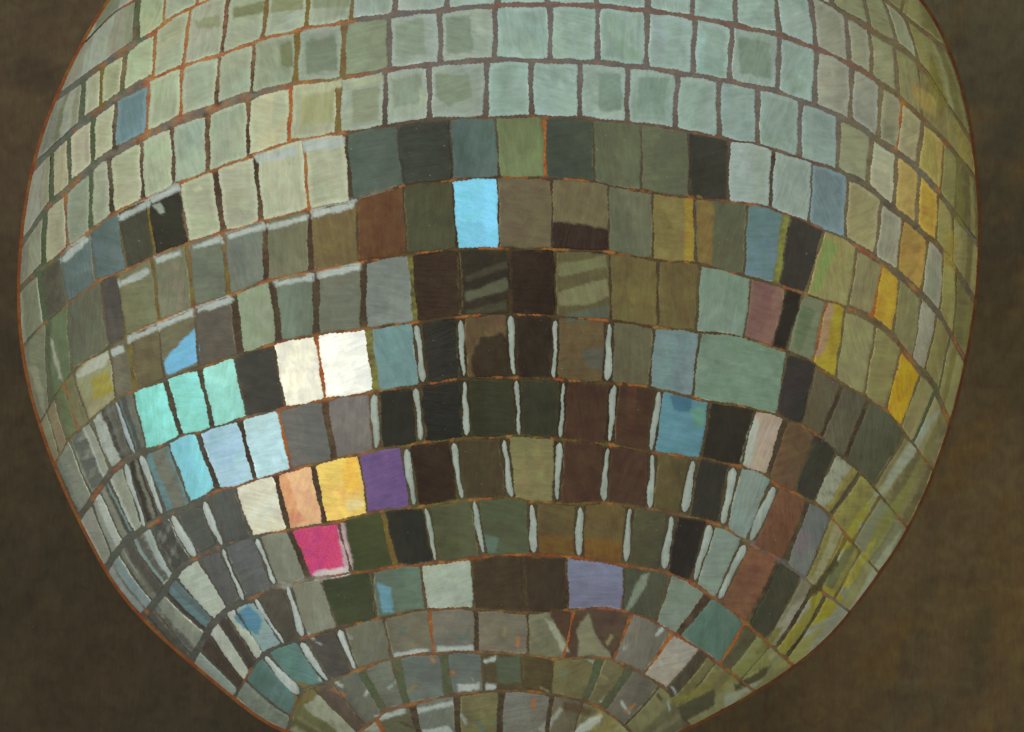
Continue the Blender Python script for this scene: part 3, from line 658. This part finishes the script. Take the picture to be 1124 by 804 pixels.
# back half
nb = 90
phb = np.linspace(0, 1, nb + 1)[1:-1]
bk = []
sil = Vf.reshape(NR - 1, NT, 3)[-1]
y0 = sil[:, 1].mean()
cz = np.array([0, 0, BASE])
for p in phb:
    ang = math.asin(min(1, RAD / DIST)) + 0  # angle of the outline plane
    a0 = math.pi / 2 - ang
    aa = a0 + (math.pi - a0) * p
    s = math.sin(aa) / math.sin(a0)
    ring = (sil - cz) * np.array([s, 0, s]) + np.array([0, -RAD * math.cos(aa), 0]) + cz
    bk.append(ring)
bk = np.array(bk)
V = np.vstack([to3d(np.array([CX]), np.array([CY]), 0), Vf, bk.reshape(-1, 3), [[0, RAD, BASE]]])
C = np.vstack([col[:1], col, np.tile(lin((110,92,70)), (bk.shape[0] * NT + 1, 1))])
nring = NR - 1 + bk.shape[0]
ii = 1 + np.arange(nring * NT).reshape(nring, NT); jj = np.roll(ii, -1, 1)
F = np.stack([ii[:-1].ravel(), ii[1:].ravel(), jj[1:].ravel(), jj[:-1].ravel()], -1)
cap0 = np.stack([np.zeros(NT, int), ii[0], jj[0], jj[0]], -1)
last = len(V) - 1
# poles as thin quads made from pairs of spokes
cap0 = np.stack([np.zeros(NT // 2, int), ii[0][0::2], ii[0][1::2], np.roll(ii[0][0::2], -1)], -1)
cap1 = np.stack([np.full(NT // 2, last), np.roll(ii[-1][0::2], -1), ii[-1][1::2], ii[-1][0::2]], -1)
F = np.vstack([cap0, F, cap1])
uvP = np.zeros((len(V), 3)); uvP[1:1 + len(P), :2] = P; uvP[1 + len(P):] = V[1 + len(P):] * R0 * 4
link_mesh('core', V, F, np.clip(C / LIGHT, 0, .9), M_GROUT, root, uvP)

# -------------------------------------------------------------- backdrop
YB = 0.9
kz = (DIST + YB) * K                        # metres per drawing unit at the backdrop
gx = np.linspace(-3.2, 3.2, 1001); gz = np.linspace(-2.0, 2.4, 701)
GX, GZ = np.meshgrid(gx, gz)
bx, by = CX + GX / kz, CY - GZ / kz
BA = [((20,20),(76,64,48)),((40,90),(80,66,49)),((10,200),(72,60,45)),((0,330),(64,54,40)),((20,480),(60,51,37)),((30,640),(56,48,35)),((90,740),(60,50,36)),((200,790),(56,48,36)),
      ((1090,20),(78,70,52)),((1100,120),(70,63,47)),((1110,250),(62,55,41)),((1100,400),(72,60,40)),((1080,520),(76,63,42)),((1030,620),(76,63,42)),((1100,680),(82,66,40)),((980,680),(76,62,40)),((900,780),(72,58,38)),((1010,760),(66,57,42)),((1090,790),(78,62,40)),((820,800),(68,56,38)),
      ((-400,300),(64,54,40)),((1600,300),(70,60,42)),((560,-300),(74,64,48)),((560,1200),(64,54,38))]
A = np.array([a for a, _ in BA], float); AC = np.array([lin(c) for _, c in BA])
Pb = np.stack([bx.ravel(), by.ravel()], -1)
d2 = ((Pb[:, None, 0] - A[None, :, 0]) ** 2 + (Pb[:, None, 1] - A[None, :, 1]) ** 2 + 1500.0) ** -1.5
cb = d2 @ AC / d2.sum(1, keepdims=True)
def blot(seed, sx, sy, lo, hi):
    v = vnoise(Pb[:,0] * sx, Pb[:,1] * sy, seed) * 0.6 + vnoise(Pb[:,0] * sx * 2.7, Pb[:,1] * sy * 2.7, seed + 1) * 0.4
    return sstep(lo, hi, v)[:, None]
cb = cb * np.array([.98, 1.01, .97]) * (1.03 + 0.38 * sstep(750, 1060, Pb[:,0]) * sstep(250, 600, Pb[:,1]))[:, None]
cb = cb * (1.04 + 0.18 * (blot(31, .22, .16, -.5, .5) - .5) + 0.08 * (blot(37, .9, .45, -.5, .5) - .5))
rt = sstep(700, 900, Pb[:,0])[:, None]
m = blot(41, .30, .22, .05, .55) * 0.55 * rt; cb = cb * (1 - m) + lin((98,76,40)) * m
m = blot(47, .28, .2, .05, .6) * 0.5 * rt; cb = cb * (1 - m) + lin((60,58,42)) * m
m = blot(53, .25, .2, .2, .7) * 0.5 * (1 - rt); cb = cb * (1 - m) + lin((80,66,48)) * m
m = blot(59, .25, .2, .1, .6) * 0.45 * (1 - rt); cb = cb * (1 - m) + lin((48,46,38)) * m
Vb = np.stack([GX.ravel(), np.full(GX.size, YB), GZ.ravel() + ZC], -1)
nr, nc = GX.shape
ii = np.arange(nr * nc).reshape(nr, nc)
Fb = np.stack([ii[:-1,:-1].ravel(), ii[:-1,1:].ravel(), ii[1:,1:].ravel(), ii[1:,:-1].ravel()], -1)
# back and sides give it real thickness
n0 = len(Vb)
cor = [(-3.2, -2.0), (3.2, -2.0), (3.2, 2.4), (-3.2, 2.4)]
ex = np.array([[x, y, z + ZC] for y in (YB + 0.001, YB + 0.05) for x, z in cor])
Fx = np.array([[0,4,5,1],[1,5,6,2],[2,6,7,3],[3,7,4,0],[7,6,5,4]]) + n0
Vb = np.vstack([Vb, ex]); cb = np.vstack([cb, np.tile(lin((66,56,42)), (8, 1))]); Fb = np.vstack([Fb, Fx])
uvb = np.stack([Vb[:,0] / kz, Vb[:,2] / kz, np.zeros(len(Vb))], -1)
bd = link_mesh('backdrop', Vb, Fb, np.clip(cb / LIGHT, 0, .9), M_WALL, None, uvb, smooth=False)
bd['kind'] = 'structure'

# ---------------------------------------------------------------- light
w = bpy.data.worlds.new('World'); sc.world = w; w.use_nodes = True
w.node_tree.nodes['Background'].inputs['Color'].default_value = (1.0, 0.99, 0.97, 1)
w.node_tree.nodes['Background'].inputs['Strength'].default_value = 0.88
def area(name, loc, target, size, power, col=(1, 1, 1)):
    l = bpy.data.lights.new(name, 'AREA'); l.shape = 'DISK'; l.size = size; l.energy = power; l.color = col
    o = bpy.data.objects.new(name, l); COL.objects.link(o); o.location = loc
    from mathutils import Vector
    o.rotation_euler = (Vector(target) - Vector(loc)).to_track_quat('-Z', 'Y').to_euler()
    return o
area('added_key_lamp', (-1.1, -3.6, ZC + 0.9), (0, 0, ZC), 1.6, 52, (1.0, 0.985, 0.95))  # unseen lamp, added for soft directional light and mild sheen

# ---------------------------------------------------------------- camera
cd = bpy.data.cameras.new('Camera'); cam = bpy.data.objects.new('Camera', cd); COL.objects.link(cam)
cam.location = (0, -DIST, ZC); cam.rotation_euler = (math.pi / 2, 0, 0)
cd.sensor_width = 36.0; cd.sensor_fit = 'HORIZONTAL'
cd.lens = R0 / W_PX * 36.0 / TANA
cd.shift_x = (W_PX / 2 - CX) / W_PX
cd.shift_y = -(H_PX / 2 - CY) / W_PX
cd.clip_start = 0.05; cd.clip_end = 50
sc.camera = cam
sc.view_settings.view_transform = 'Standard'
try: sc.view_settings.look = 'None'
except Exception: pass
sc.view_settings.exposure = 0.0; sc.view_settings.gamma = 1.0
sc.view_settings.use_curve_mapping = False
